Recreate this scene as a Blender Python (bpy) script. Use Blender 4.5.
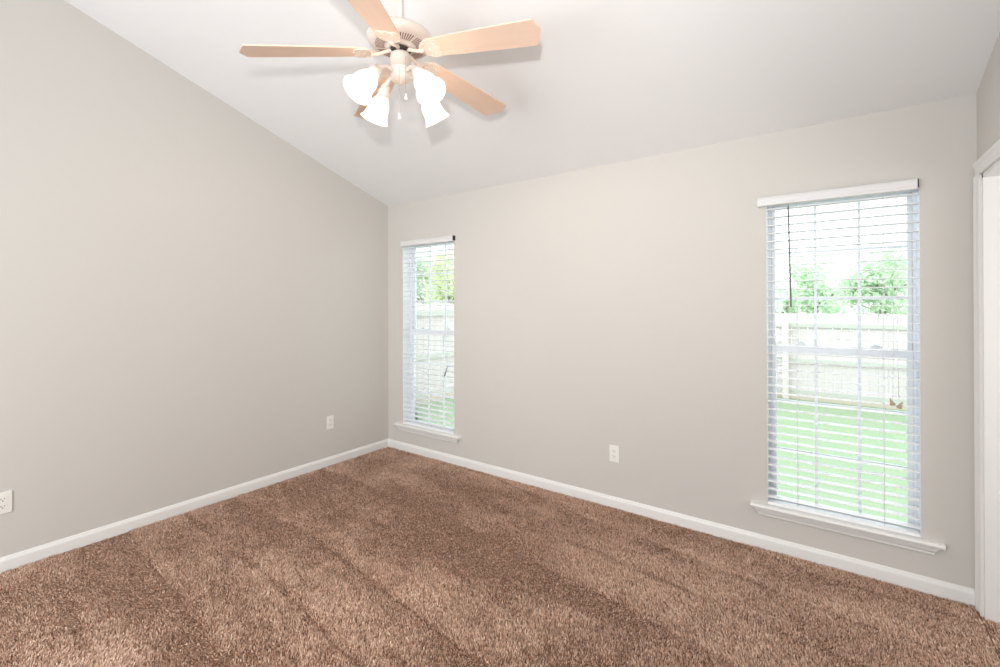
import bpy, bmesh, math, random
import numpy as np
from mathutils import Vector, Matrix

random.seed(7)
rng = np.random.default_rng(11)
for o in list(bpy.data.objects):
    bpy.data.objects.remove(o, do_unlink=True)
S = bpy.context.scene
C = S.collection
PI = math.pi

# ------------------------------------------------------------------ camera
W = 4.2018            # room width (left wall x=0, right wall x=W); back wall y=0
SLOPE = 0.3281        # vaulted ceiling: z = 2.44 - SLOPE*y
DEPTH = 5.0           # front wall (behind the camera) at y=-DEPTH
def cz(y): return 2.44 - SLOPE * y

cam_d = bpy.data.cameras.new('camera'); cam = bpy.data.objects.new('camera', cam_d); C.objects.link(cam)
S.camera = cam
YAW, PITCH, ROLL = 0.6254, 0.0024, -0.0025
d = Vector((-math.sin(YAW) * math.cos(PITCH), math.cos(YAW) * math.cos(PITCH), math.sin(PITCH)))
r = Vector((math.cos(YAW), math.sin(YAW), 0)); u = r.cross(d)
cr, sr = math.cos(ROLL), math.sin(ROLL)
r2 = r * cr + u * sr; u2 = u * cr - r * sr
M = Matrix((r2, u2, -d)).transposed().to_4x4(); M.translation = Vector((3.6241, -3.0746, 1.4417))
cam.matrix_world = M
cam_d.sensor_fit = 'HORIZONTAL'; cam_d.sensor_width = 36.0
cam_d.lens = 453.62 * 36 / 1000
cam_d.shift_y = -(333.5 - 303.29) / 1000
cam_d.clip_start = 0.02; cam_d.clip_end = 200

# ------------------------------------------------------------------ world, lights, exposure
wd = bpy.data.worlds.new('sky'); S.world = wd; wd.use_nodes = True
bg = wd.node_tree.nodes['Background']
bg.inputs[0].default_value = (0.90, 0.96, 1.0, 1); bg.inputs[1].default_value = 3.3

def light(name, kind, loc, power, color, size=0.1, size_y=None, rot=(0, 0, 0)):
    ld = bpy.data.lights.new(name, kind); ld.energy = power; ld.color = color
    if kind == 'AREA':
        ld.shape = 'RECTANGLE' if size_y else 'SQUARE'; ld.size = size
        if size_y: ld.size_y = size_y
    elif kind == 'SUN': ld.angle = size
    else: ld.shadow_soft_size = size
    o = bpy.data.objects.new(name, ld); C.objects.link(o); o.location = loc; o.rotation_euler = rot
    return o
# camera flash, a hand above the lens
fl = light('camera_flash', 'SPOT', (3.647, -3.184, 1.679), 148, (1.0, 0.985, 0.97), 0.04)
fl.rotation_euler = (Vector((1.9, -1.2, 2.9)) - fl.location).to_track_quat('-Z', 'Y').to_euler()
fl.data.spot_size = math.radians(115); fl.data.spot_blend = 1.0
# added fill light at the front wall behind the camera, evens out the room
light('fill_front', 'AREA', (1.9, -4.97, 1.35), 68, (0.95, 0.98, 1.0), 2.4, 2.1, (PI / 2, 0, 0))
# added area light in the room beyond the cased opening, brightens the jamb
light('fill_side_room', 'AREA', (5.5, -0.9, 1.5), 18, (1.0, 0.98, 0.95), 1.0, 1.4, (0, PI / 2, 0))

S.view_settings.view_transform = 'Standard'; S.view_settings.look = 'None'
S.view_settings.gamma = 1.0; S.view_settings.use_curve_mapping = False
S.view_settings.exposure = 0.0
BULB_POWER = 10.0
BULB_COLOR = (1.0, 0.79, 0.60)

# ------------------------------------------------------------------ materials
def lin(rgb):
    o = []
    for c in rgb:
        c /= 255
        o.append(c / 12.92 if c <= 0.04045 else ((c + 0.055) / 1.055) ** 2.4)
    return (*o, 1)

def mat(name, rgb, rough=0.5, metal=0.0, bump=None, noise=None, spec=0.5):
    m = bpy.data.materials.new(name); m.use_nodes = True
    nt = m.node_tree; b = nt.nodes['Principled BSDF']
    b.inputs['Base Color'].default_value = lin(rgb); b.inputs['Roughness'].default_value = rough
    b.inputs['Metallic'].default_value = metal; b.inputs['Specular IOR Level'].default_value = spec
    tc = nt.nodes.new('ShaderNodeTexCoord')
    if noise:
        scale, rgb2, stretch = noise
        mp = nt.nodes.new('ShaderNodeMapping'); mp.inputs['Scale'].default_value = stretch
        n = nt.nodes.new('ShaderNodeTexNoise'); n.inputs['Scale'].default_value = scale; n.inputs['Detail'].default_value = 5
        mx = nt.nodes.new('ShaderNodeMix'); mx.data_type = 'RGBA'
        mx.inputs[6].default_value = lin(rgb); mx.inputs[7].default_value = lin(rgb2)
        nt.links.new(tc.outputs['Object'], mp.inputs[0]); nt.links.new(mp.outputs[0], n.inputs['Vector'])
        nt.links.new(n.outputs[0], mx.inputs[0]); nt.links.new(mx.outputs[2], b.inputs['Base Color'])
    if bump:
        sc, st = bump
        n = nt.nodes.new('ShaderNodeTexNoise'); n.inputs['Scale'].default_value = sc; n.inputs['Detail'].default_value = 3
        bp = nt.nodes.new('ShaderNodeBump'); bp.inputs['Strength'].default_value = st; bp.inputs['Distance'].default_value = 0.002
        nt.links.new(tc.outputs['Object'], n.inputs['Vector']); nt.links.new(n.outputs[0], bp.inputs['Height'])
        nt.links.new(bp.outputs[0], b.inputs['Normal'])
    return m

M_WALL = mat('wall_paint', (208, 204.5, 199.5), 0.75, bump=(160, 0.12), spec=0.3)
M_CEIL = mat('ceiling_paint', (236, 235, 235), 0.85, bump=(120, 0.15), spec=0.2)
M_TRIM = mat('trim_paint', (236, 235, 233), 0.4)
M_VINYL = mat('white_vinyl', (237, 241, 246), 0.4)
M_SLAT = mat('blind_slat_white', (247, 248, 250), 0.45)
M_VALANCE = mat('valance_white', (226, 225, 225), 0.45)
M_DARK = mat('dark_metal', (60, 58, 58), 0.5, 0.6)
M_WAND = mat('smoky_wand', (120, 118, 116), 0.25)
M_CORD = mat('blind_cord', (238, 238, 240), 0.8)
M_TASSEL = mat('tan_tassel', (176, 160, 128), 0.6)
M_GREYTASSEL = mat('grey_tassel', (110, 108, 112), 0.6)
M_PLATE = mat('outlet_plastic', (240, 238, 232), 0.35)
M_SLOT = mat('outlet_slot', (92, 76, 66), 0.6)
M_FAN = mat('fan_cream_enamel', (218, 207, 198), 0.4)
M_FANDARK = mat('fan_flywheel', (50, 42, 40), 0.6)
M_SLIT = mat('vent_gap', (120, 84, 72), 0.7)
M_BLADE = mat('bleached_maple', (232, 206, 188), 0.45, noise=(3.0, (222, 190, 168), (1.5, 14, 14)))
M_BRACKET = mat('bracket_enamel', (228, 210, 196), 0.4)
M_BLADEEDGE = mat('blade_edge', (180, 160, 148), 0.5)
M_CHAIN = mat('pull_chain_brass', (190, 165, 140), 0.35, 0.6)
M_CARPETBASE = mat('carpet_backing', (130, 102, 84), 0.95)
M_FENCE = mat('weathered_fence', (212, 203, 201), 0.85, noise=(2.5, (196, 187, 185), (6, 6, 0.6)))
M_FENCERAIL = mat('fence_rail_wood', (186, 186, 178), 0.85)
M_POST = mat('fence_post_wood', (204, 193, 188), 0.85)
M_KICK = mat('fence_kickboard', (190, 178, 164), 0.85)
M_BARK = mat('tree_bark', (140, 124, 108), 0.9)
M_LAWN = mat('lawn_ground', (150, 161, 128), 0.95, noise=(3.0, (128, 150, 126), (1, 3, 1)), spec=0.1)

def leaf_mat(name, a, b):
    m = bpy.data.materials.new(name); m.use_nodes = True; nt = m.node_tree
    bs = nt.nodes['Principled BSDF']; g = nt.nodes.new('ShaderNodeNewGeometry')
    mx = nt.nodes.new('ShaderNodeMix'); mx.data_type = 'RGBA'; mx.inputs[6].default_value = lin(a); mx.inputs[7].default_value = lin(b)
    nt.links.new(g.outputs['Random Per Island'], mx.inputs[0]); nt.links.new(mx.outputs[2], bs.inputs['Base Color'])
    bs.inputs['Roughness'].default_value = 0.6
    tr = nt.nodes.new('ShaderNodeBsdfTranslucent'); nt.links.new(mx.outputs[2], tr.inputs[0])
    ms = nt.nodes.new('ShaderNodeMixShader'); ms.inputs[0].default_value = 0.55
    nt.links.new(bs.outputs[0], ms.inputs[1]); nt.links.new(tr.outputs[0], ms.inputs[2])
    nt.links.new(ms.outputs[0], nt.nodes['Material Output'].inputs[0])
    return m
M_LEAF = leaf_mat('leaf_green', (226, 236, 216), (206, 226, 202))
M_LEAFY = leaf_mat('leaf_yellow_green', (236, 238, 204), (216, 228, 200))
M_GRASS = leaf_mat('grass_blade', (160, 208, 134), (126, 186, 122))

def glass_mat():
    m = bpy.data.materials.new('window_glass'); m.use_nodes = True; nt = m.node_tree
    nt.nodes.remove(nt.nodes['Principled BSDF'])
    t = nt.nodes.new('ShaderNodeBsdfTransparent'); t.inputs[0].default_value = (0.96, 0.985, 0.98, 1)
    g = nt.nodes.new('ShaderNodeBsdfGlossy'); g.inputs['Roughness'].default_value = 0.02
    f = nt.nodes.new('ShaderNodeFresnel'); f.inputs[0].default_value = 1.35
    ms = nt.nodes.new('ShaderNodeMixShader'); nt.links.new(f.outputs[0], ms.inputs[0])
    nt.links.new(t.outputs[0], ms.inputs[1]); nt.links.new(g.outputs[0], ms.inputs[2])
    nt.links.new(ms.outputs[0], nt.nodes['Material Output'].inputs[0])
    return m
M_GLASS = glass_mat()

def shade_mat():
    m = bpy.data.materials.new('frosted_shade_glass'); m.use_nodes = True; nt = m.node_tree
    nt.nodes.remove(nt.nodes['Principled BSDF'])
    t = nt.nodes.new('ShaderNodeBsdfTranslucent'); t.inputs[0].default_value = (0.97, 0.95, 0.92, 1)
    b = nt.nodes.new('ShaderNodeBsdfDiffuse'); b.inputs[0].default_value = (0.95, 0.94, 0.92, 1)
    ms = nt.nodes.new('ShaderNodeMixShader'); ms.inputs[0].default_value = 0.35
    nt.links.new(t.outputs[0], ms.inputs[1]); nt.links.new(b.outputs[0], ms.inputs[2])
    nt.links.new(ms.outputs[0], nt.nodes['Material Output'].inputs[0])
    return m
M_SHADE = shade_mat()

def bulb_mat():
    m = bpy.data.materials.new('lit_bulb'); m.use_nodes = True; nt = m.node_tree
    b = nt.nodes['Principled BSDF']
    b.inputs['Base Color'].default_value = (1, 0.95, 0.88, 1)
    b.inputs['Emission Color'].default_value = (1, 0.86, 0.68, 1); b.inputs['Emission Strength'].default_value = 3.0
    return m
M_BULB = bulb_mat()

def carpet_mat():
    m = bpy.data.materials.new('carpet_yarn'); m.use_nodes = True; nt = m.node_tree
    b = nt.nodes['Principled BSDF']; b.inputs['Roughness'].default_value = 0.9; b.inputs['Specular IOR Level'].default_value = 0.1
    g = nt.nodes.new('ShaderNodeNewGeometry'); cr_ = nt.nodes.new('ShaderNodeValToRGB')
    e = cr_.color_ramp.elements
    e[0].position = 0.0; e[0].color = lin((172, 138, 118)); e[1].position = 1.0; e[1].color = lin((250, 224, 204))
    k = e.new(0.45); k.color = lin((216, 181, 159))
    nt.links.new(g.outputs['Random Per Island'], cr_.inputs[0]); nt.links.new(cr_.outputs[0], b.inputs['Base Color'])
    return m
M_CARPET = carpet_mat()

# ------------------------------------------------------------------ mesh helpers
class MB:
    def __init__(s): s.bm = bmesh.new()
    def box(s, x0, x1, y0, y1, z0, z1, bev=0.0):
        b = bmesh.new(); bmesh.ops.create_cube(b, size=1)
        for v in b.verts:
            v.co = Vector(((x0 + x1) / 2 + v.co.x * (x1 - x0), (y0 + y1) / 2 + v.co.y * (y1 - y0), (z0 + z1) / 2 + v.co.z * (z1 - z0)))
        if bev: bmesh.ops.bevel(b, geom=b.edges[:], offset=bev, segments=2, profile=0.5, affect='EDGES')
        return s.merge(b)
    def merge(s, b, mtx=None):
        if mtx: bmesh.ops.transform(b, matrix=mtx, verts=b.verts)
        me = bpy.data.meshes.new('tmp'); b.to_mesh(me); b.free(); s.bm.from_mesh(me); bpy.data.meshes.remove(me)
        return s
    def prism(s, pts, vec, mtx=None):
        """polygon of 3D points extruded by vec"""
        b = bmesh.new(); vec = Vector(vec)
        a = [b.verts.new(p) for p in pts]; c = [b.verts.new(Vector(p) + vec) for p in pts]
        b.faces.new(a); b.faces.new(c[::-1]); n = len(pts)
        for i in range(n): b.faces.new((a[i], c[i], c[(i + 1) % n], a[(i + 1) % n]))
        bmesh.ops.recalc_face_normals(b, faces=b.faces)
        return s.merge(b, mtx)
    def lathe(s, prof, seg=32, mtx=None, wave=None):
        b = bmesh.new(); rings = []
        for i, (rr, z) in enumerate(prof):
            ring = []
            for k in range(seg):
                a = 2 * PI * k / seg; q = rr * (1 + (wave(i, a) if wave else 0))
                ring.append(b.verts.new((q * math.cos(a), q * math.sin(a), z)))
            rings.append(ring)
        for i in range(len(rings) - 1):
            for k in range(seg):
                b.faces.new((rings[i][k], rings[i][(k + 1) % seg], rings[i + 1][(k + 1) % seg], rings[i + 1][k]))
        bmesh.ops.remove_doubles(b, verts=b.verts, dist=1e-6)
        bmesh.ops.recalc_face_normals(b, faces=b.faces)
        for f in b.faces: f.smooth = True
        return s.merge(b, mtx)
    def tube(s, pts, rad, seg=8):
        b = bmesh.new(); pts = [Vector(p) for p in pts]; n = len(pts)
        rads = rad if isinstance(rad, (list, tuple)) else [rad] * n
        rings = []; ref = None
        for i, p in enumerate(pts):
            t = (pts[min(i + 1, n - 1)] - pts[max(i - 1, 0)]).normalized()
            if ref is None:
                ref = t.orthogonal().normalized()
            ref = (ref - t * ref.dot(t)).normalized(); bi = t.cross(ref)
            rings.append([b.verts.new(p + (ref * math.cos(2 * PI * k / seg) + bi * math.sin(2 * PI * k / seg)) * rads[i]) for k in range(seg)])
        for i in range(n - 1):
            for k in range(seg):
                b.faces.new((rings[i][k], rings[i][(k + 1) % seg], rings[i + 1][(k + 1) % seg], rings[i + 1][k]))
        b.faces.new(rings[0][::-1]); b.faces.new(rings[-1])
        for f in b.faces: f.smooth = True
        bmesh.ops.recalc_face_normals(b, faces=b.faces)
        return s.merge(b)
    def build(s, name, m, parent=None, loc=None, mats=None):
        me = bpy.data.meshes.new(name); s.bm.to_mesh(me); s.bm.free()
        me.materials.append(m)
        o = bpy.data.objects.new(name, me); C.objects.link(o)
        if parent: o.parent = parent
        if loc: o.location = loc
        return o

def empty(name, loc, **kw):
    o = bpy.data.objects.new(name, None); C.objects.link(o); o.location = loc
    for k, v in kw.items(): o[k] = v
    return o
def tag(o, **kw):
    for k, v in kw.items(): o[k] = v
    return o

# ------------------------------------------------------------------ room shell
T = 0.16
WZ0, WZ1 = 0.245, 2.06
WINS = [(0.2164, 0.893), (3.334, 4.000)]        # window openings in the back wall (x ranges)

w = MB()
xs = [-T, WINS[0][0], WINS[0][1], WINS[1][0], WINS[1][1], W + T]
for i in range(5):
    if i in (1, 3):
        w.box(xs[i], xs[i + 1], 0, T, -0.05, WZ0 - 0.008)
        w.box(xs[i], xs[i + 1], 0, T, WZ1, 2.44)
    else:
        w.box(xs[i], xs[i + 1], 0, T, -0.05, 2.44)
tag(w.build('wall_back', M_WALL), kind='structure', label='back wall painted pale greige with two windows')

w = MB()
w.prism([(-T, 0, -0.05), (-T, -DEPTH, -0.05), (-T, -DEPTH, cz(-DEPTH)), (-T, 0, 2.44)], (T, 0, 0))
tag(w.build('wall_left', M_WALL), kind='structure', label='plain left wall painted pale greige')

OP0, OP1, OPZ = -0.090, -0.95, 2.033            # cased opening in right wall
w = MB()
w.prism([(W, 0, -0.05), (W, OP0, -0.05), (W, OP0, cz(OP0)), (W, 0, 2.44)], (T, 0, 0))
w.prism([(W, OP0, OPZ), (W, OP1, OPZ), (W, OP1, cz(OP1)), (W, OP0, cz(OP0))], (T, 0, 0))
w.prism([(W, OP1, -0.05), (W, -DEPTH, -0.05), (W, -DEPTH, cz(-DEPTH)), (W, OP1, cz(OP1))], (T, 0, 0))
tag(w.build('wall_right', M_WALL), kind='structure', label='right wall painted pale greige with a cased opening')

w = MB()                                        # front wall behind the camera with an invented opening for the fill light
w.box(-T, 0.7, -DEPTH - T, -DEPTH, -0.05, cz(-DEPTH)); w.box(3.1, W + T, -DEPTH - T, -DEPTH, -0.05, cz(-DEPTH))
w.box(0.7, 3.1, -DEPTH - T, -DEPTH, 2.4, cz(-DEPTH))
tag(w.build('wall_front', M_WALL), kind='structure')

w = MB()
w.prism([(-T, T, cz(T)), (-T, -DEPTH - T, cz(-DEPTH - T)), (-T, -DEPTH - T, cz(-DEPTH - T) + 0.12), (-T, T, cz(T) + 0.12)], (W + 2 * T, 0, 0))
w.box(-T, W + T, 0.0, T, 2.4399, 2.47)
tag(w.build('ceiling', M_CEIL), kind='structure', label='white vaulted ceiling sloping up from the back wall')

w = MB(); w.box(-T, W + T + 1.6, -DEPTH - T, T, -0.06, 0.0)
tag(w.build('floor', M_CARPETBASE), kind='structure', label='brown carpeted floor')

# side room beyond the cased opening
for nm, bb in (('wall_side_room_back', (W + T, W + T + 1.6, 0, 0.1, 0, 2.44)), ('wall_side_room_front', (W + T, W + T + 1.6, -1.7, -1.6, 0, 2.44)),
               ('wall_side_room_right', (W + T + 1.5, W + T + 1.6, -1.6, 0, 0, 2.44)), ('ceiling_side_room', (W + T, W + T + 1.6, -1.7, 0.1, 2.44, 2.5))):
    w = MB(); w.box(*bb); tag(w.build(nm, M_WALL), kind='structure')

# baseboards
BP = [(0, -0.01), (0.0145, -0.01), (0.0145, 0.058), (0.0125, 0.066), (0.009, 0.070), (0.0075, 0.076), (0.004, 0.0805), (0, 0.0812)]
w = MB(); w.prism([(0.0, -a, z) for a, z in BP], (W, 0, 0))
tag(w.build('baseboard_back', M_TRIM), kind='structure', label='white baseboard along the back wall')
w = MB(); w.prism([(a, -0.0001, z) for a, z in BP], (0, -DEPTH, 0))
tag(w.build('baseboard_left', M_TRIM), kind='structure', label='white baseboard along the left wall')
w = MB(); w.prism([(W - a, OP1 - 0.09, z) for a, z in BP], (0, -DEPTH - OP1 + 0.09, 0))
tag(w.build('baseboard_right', M_TRIM), kind='structure')

# cased opening
door = empty('door_1', (W, (OP0 + OP1) / 2, 0), kind='structure', label='white cased opening in the right wall')
def dpart(mb, name): 
    o = mb.build(name, M_TRIM, door); o.matrix_parent_inverse = Matrix.Translation(door.location).inverted(); return o
CW = 0.070
def casing_profile(y_in, y_out):      # (depth from wall, y) colonial profile
    s = 1 if y_out > y_in else -1
    return [(0, y_in), (0.011, y_in), (0.0125, y_in + s * 0.006), (0.010, y_in + s * 0.014), (0.013, y_in + s * 0.040), (0.0175, y_in + s * 0.050), (0.0175, y_out - s * 0.004), (0.014, y_out), (0, y_out)]
w = MB(); w.prism([(W - a, y, 0) for a, y in casing_profile(OP0 + 0.004, OP0 + 0.004 + CW)], (0, 0, OPZ + 0.0015)); dpart(w, 'casing')
w = MB(); w.prism([(W - a, y, 0) for a, y in casing_profile(OP1 - 0.004, OP1 - 0.004 - CW)], (0, 0, OPZ + 0.0015)); dpart(w, 'casing')
w = MB(); w.prism([(W - a, OP1 - CW - 0.004, z + OPZ - OP0) for a, z in casing_profile(OP0 + 0.002, OP0 + CW)], (0, OP0 - OP1 + 2 * CW + 0.008, 0)); dpart(w, 'head_casing')
w = MB(); w.box(W - 0.001, W + T + 0.001, OP0 - 0.018, OP0, 0, OPZ); dpart(w, 'jamb')
w = MB(); w.box(W - 0.001, W + T + 0.001, OP1, OP1 + 0.018, 0, OPZ); dpart(w, 'jamb')
w = MB(); w.box(W - 0.001, W + T + 0.001, OP1, OP0, OPZ - 0.018, OPZ); dpart(w, 'head_jamb')

# ------------------------------------------------------------------ windows
def window(n, x0, x1, where):
    root = empty('window_%d' % n, ((x0 + x1) / 2, 0, WZ0), kind='structure', label='white double-hung window ' + where)
    inv = Matrix.Translation(root.location).inverted()
    def part(mb, name, m):
        o = mb.build(name, m, root); o.matrix_parent_inverse = inv; return o
    zb, zt = WZ0 - 0.008, WZ1
    f = MB(); fw = 0.014                         # vinyl frame
    f.box(x0, x0 + fw, 0.10, T, zb, zt); f.box(x1 - fw, x1, 0.10, T, zb, zt)
    f.box(x0 + fw, x1 - fw, 0.10, T, zt - fw, zt); f.box(x0 + fw, x1 - fw, 0.10, T, zb, zb + 0.016)
    part(f, 'window_frame', M_VINYL)
    f = MB(); zs_ = WZ0 + 0.022                    # white returns of the recess
    f.box(x0 - 0.001, x0 + 0.002, 0.002, 0.0995, zs_, zt - 0.002); f.box(x1 - 0.002, x1 + 0.001, 0.002, 0.0995, zs_, zt - 0.002); f.box(x0, x1, 0.002, 0.0995, zt - 0.002, zt + 0.001)
    part(f, 'recess_lining', M_VINYL)
    def sash(a, b, c, d_, y0, y1, st, bot, top, name):
        s = MB()
        s.box(a, a + st, y0, y1, c, d_); s.box(b - st, b, y0, y1, c, d_)
        s.box(a + st, b - st, y0, y1, c, c + bot); s.box(a + st, b - st, y0, y1, d_ - top, d_)
        so = part(s, name, M_VINYL)
        g = MB(); g.box(a + st - 0.003, b - st + 0.003, (y0 + y1) / 2 - 0.002, (y0 + y1) / 2 + 0.002, c + bot - 0.003, d_ - top + 0.003)
        g.build('pane', M_GLASS, so)
        q = MB(); gx0, gx1, gz0, gz1 = a + st, b - st, c + bot, d_ - top; yy = (y0 + y1) / 2
        for k in (1, 2):
            xm = gx0 + (gx1 - gx0) * k / 3; zm = gz0 + (gz1 - gz0) * k / 3
            q.box(xm - 0.007, xm + 0.007, yy - 0.0048, yy + 0.0048, gz0, gz1)
            q.box(gx0, gx1, yy - 0.0045, yy + 0.0045, zm - 0.007, zm + 0.007)
        q.build('muntin_grid', M_VINYL, so)
        return so
    sash(x0 + fw + 0.001, x1 - fw - 0.001, 1.155, zt - fw - 0.001, 0.134, 0.156, 0.018, 0.04, 0.024, 'upper_sash')
    sash(x0 + fw + 0.001, x1 - fw - 0.001, zb + 0.017, 1.198, 0.108, 0.131, 0.024, 0.030, 0.046, 'lower_sash')
    k = MB(); xm = (x0 + x1) / 2
    for dx in (-0.17, 0.17):
        k.box(xm + dx - 0.025, xm + dx + 0.025, 0.110, 0.130, 1.198, 1.209, 0.003); k.lathe([(0, 0), (0.011, 0), (0.010, 0.008), (0, 0.009)], 16, Matrix.Translation((xm + dx, 0.119, 1.209)))
    part(k, 'sash_lock', M_VINYL)
    # stool with horns, and moulded apron
    s = MB(); ov = 0.083
    prof = [(0.0, WZ0), (0.0, WZ0 + 0.022), (-0.034, WZ0 + 0.022), (-0.040, WZ0 + 0.017), (-0.042, WZ0 + 0.011), (-0.040, WZ0 + 0.005), (-0.034, WZ0)]
    s.box(x0, x1, 0.0, 0.099, WZ0 - 0.008, WZ0 + 0.022)
    s.prism([(x0 - ov, y, z) for y, z in prof], (x1 - x0 + 2 * ov, 0, 0))
    part(s, 'window_stool', M_TRIM)
    a = MB(); ap = [(0, 0), (-0.030, 0), (-0.030, -0.006), (-0.024, -0.010), (-0.020, -0.022), (-0.013, -0.032), (-0.012, -0.042), (-0.008, -0.046), (0, -0.046)]
    b = bmesh.new(); rows = []
    for (y, z) in ap:                            # ends returned like the profile (mitred)
        e = ov - 0.028 + (-y - 0.02)
        rows.append((b.verts.new((x0 - e, y, WZ0 + z)), b.verts.new((x1 + e, y, WZ0 + z))))
    for i in range(len(rows)):
        p, q = rows[i], rows[(i + 1) % len(rows)]; b.faces.new((p[0], p[1], q[1], q[0]))
    b.faces.new([p[0] for p in rows]); b.faces.new([p[1] for p in rows][::-1]); bmesh.ops.recalc_face_normals(b, faces=b.faces)
    a.merge(b); part(a, 'window_apron', M_TRIM)
    return root
window(1, *WINS[0], 'near the left corner of the back wall')
window(2, *WINS[1], 'at the right end of the back wall')

# ------------------------------------------------------------------ blinds
SLAT_W, PITCHZ = 0.050, 0.0463
def slat_mesh(L):
    mb = MB(); n = 6; top = []; bot = []
    for i in range(n + 1):
        t = -1 + 2 * i / n; y = t * SLAT_W / 2; z = 0.0007 * (1 - t * t)
        top.append((-L / 2, y, z + 0.0018)); bot.append((-L / 2, y, z - 0.0018))
    mb.prism(top + bot[::-1], (L, 0, 0)); return mb
def blind(x0, x1, vx0, vx1, capw, label, wand, tassel):
    Y = 0.020; L = x1 - x0 - 0.006; xm = (x0 + x1) / 2
    root = empty('window_blind', (xm, Y, WZ1), label=label, category='blind', group='white horizontal window blinds')
    def part(mb, name, m, par=None):
        o = mb.build(name, m, par or root); o.matrix_parent_inverse = Matrix.Translation(root.location).inverted(); return o
    h = MB(); h.box(x0 + 0.003, x1 - 0.003, Y - 0.030, Y + 0.028, WZ1 - 0.045, WZ1 - 0.002, 0.001); part(h, 'headrail', M_SLAT)
    v = MB()                                     # moulded valance
    vp = [(-0.030, 2.062), (-0.037, 2.060), (-0.040, 2.052), (-0.0375, 2.046), (-0.0375, 2.027), (-0.0405, 2.021), (-0.040, 2.013), (-0.034, 2.009), (-0.030, 2.009)]
    v.prism([(vx0, y, z) for y, z in vp], (vx1 - vx0, 0, 0)); v.box(vx0, vx0 + 0.006, -0.031, -0.001, 2.009, 2.062)
    part(v, 'valance', M_VALANCE)
    c = MB(); c.box(vx1 + 0.0004, vx1 + capw, -0.036, -0.002, 2.018, 2.060, 0.001); part(c, 'end_bracket', M_DARK)
    z0 = WZ0 + 0.022 + 0.0125
    n = 37; proto = None; ztop = 1.992; zs = [z0 + 0.032 + (ztop - z0 - 0.032) * i / (n - 1) for i in range(n)]
    for i, z in enumerate(zs):
        if proto is None:
            proto = slat_mesh(L).build('slat', M_SLAT, root); o = proto
        else:
            o = proto.copy(); C.objects.link(o); o.parent = root
        o.location = (random.uniform(-0.0008, 0.0008), 0, z - WZ1)
        o.rotation_euler = (random.uniform(-0.03, 0.03) - 0.02, random.uniform(-0.0006, 0.0006), 0)
    b = MB(); b.box(x0 + 0.003, x1 - 0.003, Y - SLAT_W / 2, Y + SLAT_W / 2, z0 - 0.011, z0 + 0.006, 0.003); part(b, 'bottom_rail', M_SLAT)
    for lx in ((0.155, 0.78) if x1 > 2 else (0.42, 0.745)):
        xx = x0 + lx * (x1 - x0) if x1 < 2 else x0 + {0.155: 0.148, 0.78: 0.525}[lx]
        l = MB()
        l.tube([(xx, Y - 0.0265, z0), (xx, Y - 0.0265, WZ1 - 0.04)], 0.0007, 5); l.tube([(xx, Y + 0.0265, z0), (xx, Y + 0.0265, WZ1 - 0.04)], 0.0007, 5)
        l.tube([(xx + 0.004, Y - 0.001, z0), (xx + 0.004, Y - 0.001, WZ1 - 0.04)], 0.0008, 5)
        part(l, 'ladder_cord', M_CORD)
    if wand:
        (wx, wz0), (wx2, wz1) = wand; q = MB(); q.tube([(wx, Y - 0.038, wz0), (wx2, Y - 0.040, wz1)], 0.0042, 8)
        q.tube([(wx, Y - 0.038, wz0 - 0.01), (wx, Y - 0.030, wz0 + 0.008), (wx, Y - 0.028, wz0 + 0.03)], 0.0015, 6); part(q, 'tilt_wand', M_WAND)
    tx, tz, lean, tm = tassel
    q = MB(); q.tube([(tx - 0.003, Y - 0.034, WZ1 - 0.05), (tx - 0.006, Y - 0.036, 1.5), (tx - 0.012, Y - 0.036, tz + 0.03)], 0.0009, 5)
    q.tube([(tx + 0.003, Y - 0.034, WZ1 - 0.05), (tx + 0.004, Y - 0.036, 1.5), (tx + 0.012, Y - 0.036, tz + 0.02)], 0.0009, 5)
    co = part(q, 'lift_cord', M_CORD)
    tp = [(0.0, 0.030), (0.003, 0.030), (0.0045, 0.022), (0.008, 0.010), (0.0115, 0.0), (0.0105, -0.004), (0, -0.004)]
    if tm is M_TASSEL:
        for (dx, dz, ang) in ((-0.012, 0, -0.35), (0.012, -0.012, 0.45)):
            q = MB(); q.lathe(tp, 12, Matrix.Translation((tx + dx, Y - 0.036, tz + dz)) @ Matrix.Rotation(ang, 4, 'Y')); part(q, 'tassel', tm)
    else:
        q = MB(); q.tube([(tx + 0.002, Y - 0.036, tz + 0.045), (tx - 0.018, Y - 0.036, tz), (tx - 0.036, Y - 0.036, tz - 0.045)], [0.0022, 0.0048, 0.0060], 8); part(q, 'tassel', tm)
    return root
blind(*WINS[0], 0.228, 0.908, 0.0035, 'white slatted blind on the left window near the room corner', None, (0.825, 0.835, 0, M_GREYTASSEL))
blind(*WINS[1], 3.2925, 3.988, 0.006, 'white slatted blind with dark tilt wand on the right window', ((3.444, 1.995), (3.456, 1.423)), (3.905, 0.925, 0, M_TASSEL))

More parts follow.
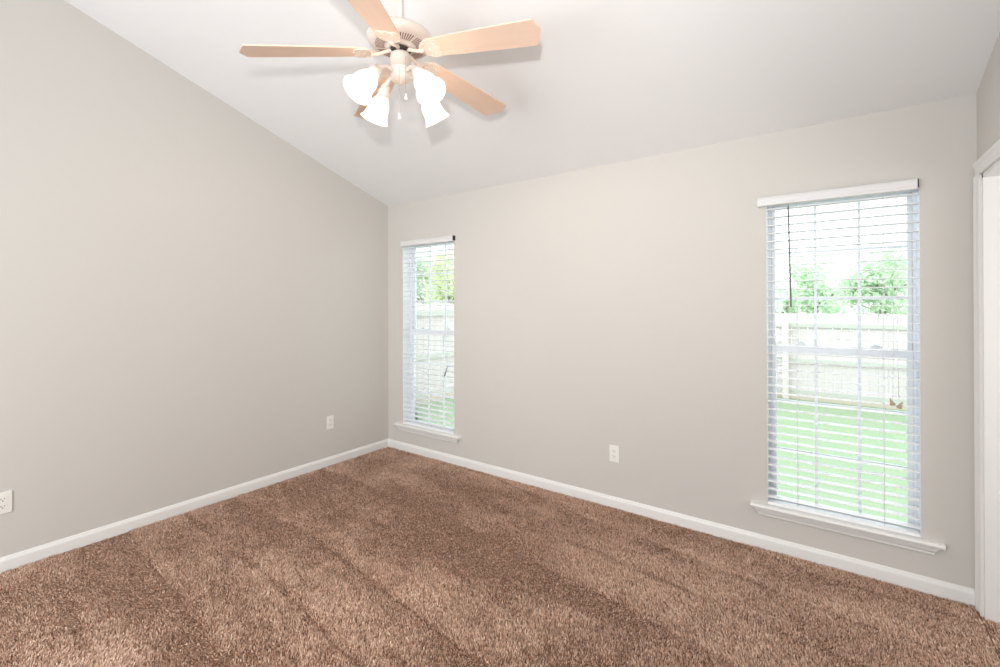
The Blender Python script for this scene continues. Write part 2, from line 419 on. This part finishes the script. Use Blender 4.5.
# ------------------------------------------------------------------ electrical outlets
def outlet(label, loc, rotz):
    root = empty('electrical_outlet', loc, label=label, category='outlet', group='white wall outlets'); root.rotation_euler = (0, 0, rotz)
    p = MB(); p.box(-0.036, 0.036, -0.006, 0, -0.0585, 0.0585, 0.0025)    # faces -y in its own frame
    p.build('cover_plate', M_PLATE, root)
    for s in (1, -1):
        q = MB(); b = bmesh.new(); pts = []
        for k in range(24):
            a = 2 * PI * k / 24; pts.append((max(-0.0165, min(0.0165, 0.0185 * math.cos(a))), -0.0058, s * 0.0195 + max(-0.0145, min(0.0145, 0.0175 * math.sin(a)))))
        q.prism(pts, (0, -0.0022, 0)); rc = q.build('receptacle', M_PLATE, root)
        q = MB(); z = s * 0.0195
        q.box(-0.0078, -0.0052, -0.0084, -0.0079, z - 0.001, z + 0.008); q.box(0.0052, 0.0078, -0.0084, -0.0079, z, z + 0.007)
        q.lathe([(0, 0), (0.0028, 0), (0.0028, 0.0005), (0, 0.0005)], 12, Matrix.Translation((0, -0.0079, z - 0.0075)) @ Matrix.Rotation(PI / 2, 4, 'X'))
        q.build('slot', M_SLOT, rc)
    q = MB(); q.lathe([(0, 0.0015), (0.0025, 0.001), (0.003, 0), ], 12, Matrix.Translation((0, -0.006, 0)) @ Matrix.Rotation(PI / 2, 4, 'X')); q.build('screw', M_PLATE, root)
outlet('white duplex outlet on the back wall between the two windows', (2.399, 0, 0.385), 0)
outlet('white duplex outlet on the left wall close to the back corner', (0, -0.667, 0.387), PI / 2)
outlet('white duplex outlet on the left wall at the photo edge', (0, -2.660, 0.374), PI / 2)

# ------------------------------------------------------------------ ceiling fan
FX, FY, FZ = 2.0352, -1.6508, 2.6041            # blade plane centre
fan = empty('ceiling_fan', (FX, FY, cz(FY)), category='fan', label='five-blade ceiling fan with four lit glass shades hanging from the sloped ceiling')
OFF = FZ - cz(FY)
def fpart(mb, name, m, par=None):
    o = mb.build(name, m, par or fan)
    if par is None: o.location = (0, 0, OFF)
    return o
f = MB(); f.lathe([(0.0, 0.395), (0.075, 0.395), (0.078, 0.36), (0.072, 0.33), (0.05, 0.305), (0.02, 0.295), (0.0, 0.295)], 32); fpart(f, 'canopy', M_FAN)
f = MB(); f.tube([(0, 0, 0.13), (0, 0, 0.31)], 0.0125, 20); fpart(f, 'downrod', M_FAN)
f = MB(); f.lathe([(0.0, 0.140), (0.03, 0.136), (0.085, 0.106), (0.120, 0.086), (0.140, 0.072), (0.148, 0.062), (0.150, 0.056), (0.149, 0.050), (0.143, 0.040), (0.134, 0.032), (0.124, 0.0275), (0.118, 0.026), (0.068, 0.020), (0.057, 0.013), (0.049, 0.007), (0.047, 0.030), (0, 0.030)], 64)
mot = fpart(f, 'motor_housing', M_FAN)
f = MB()                                         # vent slits, slightly raised dark bars on underside annulus
for k in range(60):
    if k % 12 == 11: continue
    a = 2 * PI * k / 60
    f.prism([(0.072, -0.0014, 0.0196), (0.114, -0.0022, 0.0246), (0.114, 0.0022, 0.0246), (0.072, 0.0014, 0.0196)], (0, 0, 0.002), Matrix.Rotation(a, 4, 'Z'))
f.build('vent_slits', M_SLIT, mot)
f = MB(); f.lathe([(0, 0.028), (0.045, 0.028), (0.0465, 0.014), (0.0465, 0.002), (0.040, -0.005), (0.03, -0.0055), (0, -0.0055)], 40); fpart(f, 'flywheel', M_FANDARK)
f = MB(); f.lathe([(0, -0.006), (0.034, -0.006), (0.044, -0.014), (0.047, -0.024), (0.047, -0.078), (0.0495, -0.080), (0.0495, -0.086), (0.047, -0.088), (0.047, -0.118), (0.040, -0.132), (0.022, -0.140), (0.012, -0.150), (0, -0.152)], 40)
fpart(f, 'switch_housing', M_FAN)

# blade outline (x along the blade, y = trailing side)
R0, R1 = 0.150, 0.684
def blade_outline():
    return [(R0, -0.046), (R0 + 0.012, -0.053), (0.30, -0.060), (0.45, -0.066), (R1 - 0.024, -0.0715), (R1 - 0.018, -0.070), (R1, -0.020), (R1 - 0.001, -0.008), (R1 - 0.036, 0.070), (R1 - 0.042, 0.0715), (0.45, 0.066), (0.30, 0.060), (R0 + 0.012, 0.053), (R0, 0.046)]
A0 = math.radians(84.1)
TILT = Matrix.Rotation(math.atan(0.0035), 4, 'Y') @ Matrix.Rotation(math.atan(0.009), 4, 'X')
for k in range(5):
    a = A0 + k * 2 * PI / 5
    bm_ = MB(); bm_.prism([(x, y, -0.003) for x, y in blade_outline()], (0, 0, 0.006))
    bl = fpart(bm_, 'blade', M_BLADE)
    droop = math.atan(0.1036)
    base = Matrix.Translation((0, 0, OFF)) @ TILT @ Matrix.Rotation(a, 4, 'Z') @ Matrix.Rotation(droop, 4, 'Y')
    bl.matrix_local = base @ Matrix.Rotation(-math.radians(10), 4, 'X')
    bk = MB()                                    # cast bracket: neck, arm and fan-shaped medallion under the blade root
    n = 22; outer = []
    for i in range(n + 1):
        t = -1 + 2 * i / n; outer.append((0.190 + 0.016 * math.sqrt(max(0, 1 - t * t)) + 0.005 * math.cos(t * 9.4), 0.052 * t))
    pts = [(0.112, 0.015), (0.106, 0.010), (0.106, -0.010), (0.112, -0.015), (0.120, -0.028), (0.132, -0.041), (0.150, -0.050), (0.172, -0.053)] + outer + [(0.172, 0.053), (0.150, 0.050), (0.132, 0.041), (0.120, 0.028)]
    bk.prism([(x, y, -0.0085) for x, y in pts], (0, 0, 0.0055))
    for i in range(9):                           # beaded rim
        t = -0.85 + 1.7 * i / 8; bk.lathe([(0, -0.004), (0.004, -0.002), (0.0045, 0.0), (0, 0.001)], 8, Matrix.Translation((0.176 - 0.056 * math.sqrt(1 - t * t), 0.046 * t, -0.0085)))
    for (x, y) in ((0.160, 0.0), (0.185, 0.026), (0.185, -0.026)):
        bk.lathe([(0, -0.003), (0.004, -0.002), (0.005, 0.0), (0, 0.0005)], 10, Matrix.Translation((x, y, -0.0085)))
    bk.tube([(0.034, 0, 0.004), (0.052, 0, 0.006), (0.075, 0, -0.002), (0.100, 0, -0.009), (0.130, 0, -0.008)], [0.010, 0.009, 0.0075, 0.0085, 0.011], 10)
    bk.build('blade_bracket', M_BRACKET, bl)

# light kit
KA = 3.0255
for k in range(4):
    a = KA + k * PI / 2
    ax = Vector((0.2209 - 0.1398, 0, -0.2542 + 0.1514)).normalized()      # shade axis in the arm's plane
    N = Vector((0.1398, 0, -0.1514)); rot = Matrix.Rotation(a, 4, 'Z')
    Q = Matrix.Translation((0, 0, OFF)) @ rot
    arm = MB(); s0 = N - ax * 0.040
    arm.tube([(0.040, 0, -0.104), (0.060, 0, -0.098), (0.080, 0, -0.096), tuple(s0 - ax * 0.010), tuple(s0 + ax * 0.004)], [0.0095, 0.0085, 0.0085, 0.011, 0.015], 12)
    align = Vector((0, 0, 1)).rotation_difference(ax).to_matrix().to_4x4()
    arm.lathe([(0, -0.046), (0.014, -0.046), (0.021, -0.040), (0.022, -0.022), (0.0275, -0.016), (0.0285, 0.004), (0.026, 0.006), (0.024, 0.004), (0.024, -0.010), (0, -0.012)], 28, Matrix.Translation(N) @ align)
    ao = fpart(arm, 'lamp_arm', M_FAN); ao.matrix_local = Q
    sh = MB()
    prof = [(0.0235, -0.006), (0.0245, 0.006), (0.030, 0.020), (0.041, 0.038), (0.0475, 0.058), (0.0495, 0.078), (0.0515, 0.096), (0.057, 0.112), (0.066, 0.126), (0.0685, 0.131), (0.067, 0.1315),
            (0.0645, 0.1265), (0.0550, 0.112), (0.0495, 0.096), (0.0475, 0.078), (0.0455, 0.058), (0.039, 0.038), (0.028, 0.020), (0.0225, 0.006), (0.0215, -0.006)]
    sh.lathe(prof, 48, Matrix.Translation(N) @ align, wave=lambda i, an: (0.012 * math.cos(12 * an) if 5 < i < 15 else 0.0))
    fpart(sh, 'lamp_shade', M_SHADE).matrix_local = Q
    bu = MB(); bu.lathe([(0, 0.0), (0.011, 0.0), (0.012, 0.016), (0.020, 0.032), (0.0225, 0.046), (0.019, 0.060), (0.010, 0.068), (0, 0.070)], 20, Matrix.Translation(N) @ align)
    bo = bu.build('bulb', M_BULB, ao)
    p = rot @ (N + ax * 0.088)
    light('bulb_light', 'POINT', (FX + p.x, FY + p.y, FZ + p.z), BULB_POWER, BULB_COLOR, 0.015)
# pull chains (offset toward the viewer side of the housing)
def chain(px, py, z0, z1, nm):
    c = MB(); z = z0
    c.tube([(px * 0.86, py * 0.86, z0), (px, py, z0 - 0.002), (px, py, z1)], 0.0009, 5)
    while z > z1:
        c.lathe([(0, -0.0018), (0.0016, -0.0008), (0.0016, 0.0008), (0, 0.0018)], 6, Matrix.Translation((px, py, z))); z -= 0.006
    co = fpart(c, 'pull_chain', M_CHAIN)
    q = MB(); q.lathe([(0, 0.012), (0.0025, 0.011), (0.004, 0.0), (0.007, -0.012), (0.0065, -0.017), (0, -0.018)], 14, Matrix.Translation((px, py, z1 - 0.010)))
    q.build('pull_knob', M_TRIM, co)
chain(0.0500, -0.0145, -0.045, -0.212, 'a')
chain(0.036, -0.040, -0.090, -0.305, 'b')

# ------------------------------------------------------------------ carpet pile
def vnoise(x, y, seed):
    g = np.random.default_rng(seed).random((64, 64))
    xi = np.floor(x).astype(int); yi = np.floor(y).astype(int); fx = x - xi; fy = y - yi
    fx = fx * fx * (3 - 2 * fx); fy = fy * fy * (3 - 2 * fy); xi %= 64; yi %= 64; xj = (xi + 1) % 64; yj = (yi + 1) % 64
    return (g[xi, yi] * (1 - fx) + g[xj, yi] * fx) * (1 - fy) + (g[xi, yj] * (1 - fx) + g[xj, yj] * fx) * fy

def carpet(side, label):
    # dense where the room is usually seen from, thinner and coarser tufts toward the far rear and the side room
    if side:
        N = 60000; x = rng.uniform(W - 0.0105, W + T + 1.48, N); y = rng.uniform(-1.58, -0.02, N)
        keep = (x > W + T) | ((y < OP0 - 0.002) & (y > OP1))
    else:
        N = 960000; x = rng.uniform(0.016, W - 0.019, N); y = rng.uniform(-DEPTH + 0.01, -0.016, N)
        near = -(x - 3.6241) * math.sin(YAW) + (y + 3.0746) * math.cos(YAW)
        keep = (near > 1.35) | (rng.random(N) < 0.42)
    x, y = x[keep], y[keep]; N = len(x)
    near = -(x - 3.6241) * math.sin(YAW) + (y + 3.0746) * math.cos(YAW)
    coarse = np.where((near > 1.35) & (not side or x < W + 0.3), 1.0, 1.7)
    # vacuum nap: strokes running along the room from the left wall, one strip along each wall, broken by swirls
    wob = vnoise(x * 0.8 + 3, y * 0.8 + 7, 3) - 0.5
    yy = y + 0.10 * x + 0.30 * wob
    ph = yy / 0.36
    saw = (ph - np.floor(ph)); stroke = np.where(np.floor(ph).astype(int) % 2 == 0, 1.0, -1.0) * 0.35 + (0.5 - saw) * 0.9
    seam = -np.exp(-((np.minimum(saw, 1 - saw) * 0.36) / 0.022) ** 2) * (vnoise(x * 3.0, y * 9.0, 12) > 0.42)
    edge = -0.9 * np.exp(-((x - 0.34) / 0.22) ** 2) * (vnoise(y * 1.4, x * 1.0 + 4, 13) + 0.2)
    patch = vnoise(x * 1.3 + 1.3, y * 2.8 + 9.1, 5) + 0.6 * vnoise(x * 3.5 + 5, y * 6 + 2, 6) - 0.85
    dark = np.zeros(N)
    for (px, py, ax, ay, st) in ((1.25, -0.75, 0.55, 0.13, 1.3), (1.95, -0.98, 0.55, 0.14, 1.3), (0.75, -0.33, 0.35, 0.12, 0.6), (2.75, -1.02, 0.22, 0.10, 0.9), (3.55, -0.22, 0.3, 0.12, 0.8), (2.9, -1.5, 0.3, 0.2, 0.7)):
        dark -= st * np.exp(-((x - px) / ax) ** 2 - ((y - py) / ay) ** 2)
    fine = vnoise(x * 16, y * 24, 8) - 0.5
    nap = np.clip(0.15 + 0.55 * stroke + 0.9 * seam + edge + 1.5 * patch + dark + 0.9 * fine, -1, 1)   # +1 leans away from the camera, -1 toward it
    ang = math.radians(128) + rng.normal(0, 0.6, N)
    lean = 0.95 * nap + rng.normal(0, 0.28, N)
    h = rng.uniform(0.009, 0.015, N) * (1 + 0.12 * nap)
    dx = np.cos(ang) * np.sin(lean) * h + rng.normal(0, 0.0022, N); dy = np.sin(ang) * np.sin(lean) * h + rng.normal(0, 0.0022, N)
    dz = h * np.cos(lean)
    wa = rng.uniform(0, PI, N); hw = rng.uniform(0.0014, 0.0026, N) * coarse
    wx, wy = np.cos(wa) * hw, np.sin(wa) * hw
    V = np.empty((N, 5, 3), np.float32)
    V[:, 0] = np.stack([x - wx, y - wy, np.zeros(N)], 1); V[:, 1] = np.stack([x + wx, y + wy, np.zeros(N)], 1)
    V[:, 2] = np.stack([x + wx + dx * 0.45, y + wy + dy * 0.45, dz * 0.6], 1); V[:, 3] = np.stack([x - wx + dx * 0.45, y - wy + dy * 0.45, dz * 0.6], 1)
    V[:, 4] = np.stack([x + dx, y + dy, dz], 1)
    V[:, :, 0] = np.maximum(V[:, :, 0], 0.0155); V[:, :, 1] = np.minimum(V[:, :, 1], -0.0155)
    base = (np.arange(N) * 5)[:, None]
    loops = np.concatenate([base + np.array([[0, 1, 2, 3]]), base + np.array([[3, 2, 4]])], 1).astype(np.int32).ravel()
    starts = np.stack([np.arange(N) * 7, np.arange(N) * 7 + 4], 1).astype(np.int32).ravel()
    me = bpy.data.meshes.new('carpet_pile')
    me.vertices.add(N * 5); me.vertices.foreach_set('co', V.ravel())
    me.loops.add(N * 7); me.loops.foreach_set('vertex_index', loops)
    me.polygons.add(N * 2); me.polygons.foreach_set('loop_start', starts)
    me.update(calc_edges=True); me.validate()
    me.materials.append(M_CARPET)
    o = bpy.data.objects.new('carpet_pile', me); C.objects.link(o)
    tag(o, kind='stuff', label=label, category='carpet')
carpet(False, 'brown shaggy carpet pile with vacuum marks across the floor')
carpet(True, 'brown carpet running through the cased opening in the right wall')

# ------------------------------------------------------------------ outside
GZ = -0.59; FYY = 8.5
def gz(x): return GZ + 0.32 * min(1.0, max(0.0, (1.5 - x) / 3.5))
w = MB(); b = bmesh.new(); xs_ = [-22, -2.0, -1.2, -0.4, 0.4, 1.0, 1.5, 14]
va = [b.verts.new((x, T + 0.02, gz(x))) for x in xs_]; vb = [b.verts.new((x, 24, gz(x))) for x in xs_]
for i in range(len(xs_) - 1): b.faces.new((va[i], va[i + 1], vb[i + 1], vb[i]))
w.merge(b)
tag(w.build('lawn', M_LAWN), kind='structure', label='green lawn outside the windows')

def fence(label, p0, p1, z0, posts, h=1.83):
    """board fence from p0 to p1 seen from its rail side (the side to the right of p0->p1)"""
    dv = Vector((p1[0] - p0[0], p1[1] - p0[1], 0)); L = dv.length; ang = math.atan2(dv.y, dv.x)
    root = empty('wooden_fence', (p0[0], p0[1], z0), label=label, category='fence', group='weathered board fences'); root.rotation_euler = (0, 0, ang)
    w = MB(); xx = 0.0
    while xx < L - 0.05:
        bw = min(0.14, L - xx); t = random.uniform(-0.02, 0.02)
        w.prism([(xx, 0, 0.10), (xx + bw, 0, 0.10), (xx + bw, 0, h - 0.03 + t), (xx + bw - 0.03, 0, h + t), (xx + 0.03, 0, h + t), (xx, 0, h - 0.03 + t)], (0, 0.018 + random.uniform(0, 0.006), 0)); xx += bw + random.uniform(0.002, 0.006)
    tag(w.build('pickets', M_FENCE, root), kind='stuff')
    for z in (1.57, 0.815, 0.15):
        w = MB(); w.box(0, L, -0.04, -0.001, z - 0.045, z + 0.045, 0.004); w.build('rail', M_FENCERAIL, root)
    w = MB(); w.box(0, L, -0.062, -0.042, 0, 0.115); w.build('kickboard', M_KICK, root)
    x = posts
    while x < L:
        w = MB(); w.box(x, x + 0.12, -0.165, -0.064, 0, 1.66, 0.006); w.build('post', M_POST, root); x += 2.44
fence('pale weathered board fence across the lawn in the right window', (-1.9, FYY), (8.5, FYY), GZ, 2.83 + 1.9 - 2.44)
fence('pale weathered side fence close by in the left window', (-2.1, 0.4), (-2.1, FYY - 0.1), -0.29, 1.0, 1.76)

def tree(name, label, x, y, zc, rx, rz, m, n, trunk=0.09):
    root = empty(name, (x, y, GZ), label=label, category='tree', group='trees beyond the fence')
    t = MB(); h = zc - GZ
    t.tube([(0, 0, -0.02), (0.05, 0.02, h * 0.4), (-0.03, 0, h * 0.75), (0, 0, h)], [trunk, trunk * 0.8, trunk * 0.6, trunk * 0.25], 10)
    for k in range(9):
        a = random.uniform(0, 2 * PI); z0 = h * random.uniform(0.45, 0.9)
        t.tube([(0, 0, z0), (math.cos(a) * rx * 0.4, math.sin(a) * rx * 0.4, z0 + rz * 0.25), (math.cos(a) * rx * 0.8, math.sin(a) * rx * 0.8, z0 + rz * 0.35)], [trunk * 0.4, trunk * 0.25, 0.01], 6)
    t.build('trunk', M_BARK, root)
    # leaves in clumps
    rng = np.random.default_rng(int(abs(x) * 1000) + 5); nc = 44; cl = rng.normal(size=(nc, 3)); cl /= np.linalg.norm(cl, axis=1)[:, None]; cl *= (rng.random(nc) ** 0.5)[:, None] * np.array([rx, rx, rz]) * 0.92
    ci = rng.integers(0, nc, n); P = cl[ci] + rng.normal(size=(n, 3)) * np.array([rx, rx, rz]) * 0.17; P[:, 2] += h
    P[:, 2] = np.maximum(P[:, 2], 0.3)
    s = rng.uniform(0.035, 0.07, n)[:, None]
    A = rng.normal(size=(n, 3)); A /= np.linalg.norm(A, axis=1)[:, None]; B = np.cross(A, rng.normal(size=(n, 3))); B /= np.linalg.norm(B, axis=1)[:, None]
    V = np.stack([P - A * s * 1.4, P + B * s * 0.7, P + A * s * 1.4, P - B * s * 0.7], 1).reshape(-1, 3)
    F = np.arange(4 * n).reshape(n, 4)
    me = bpy.data.meshes.new('foliage'); me.from_pydata(V.tolist(), [], F.tolist()); me.materials.append(m)
    o = bpy.data.objects.new('foliage', me); C.objects.link(o); o.parent = root
CAMXY = Vector((3.6241, -3.0746)); FWD = Vector((-math.sin(YAW), math.cos(YAW))); RGT = Vector((math.cos(YAW), math.sin(YAW)))
def spot(bearing, dist):                         # a place outside by bearing (tangent to the view axis) and distance from the viewer
    p = CAMXY + FWD * dist + RGT * (dist * bearing); return p.x, p.y
tree('leafy_tree', 'green tree behind the fence at the right edge of the right window', *spot(0.845, 11.4), 1.85, 0.85, 1.0, M_LEAF, 3600)
tree('leafy_tree', 'farther green tree behind the fence in the middle of the right window', *spot(0.70, 13.6), 1.85, 0.98, 1.05, M_LEAF, 3000)
tree('leafy_tree', 'low sparse tree behind the fence at the left of the right window', *spot(0.62, 11.6), 1.5, 0.5, 0.6, M_LEAF, 1000)
tree('leafy_tree', 'farther blue-green tree behind the side fence in the left window', *spot(-0.172, 13.8), 2.15, 0.62, 0.9, M_LEAF, 2000)
tree('leafy_tree', 'yellow-green tree behind the side fence in the left window', *spot(-0.112, 11.6), 2.0, 0.60, 0.85, M_LEAFY, 2000)
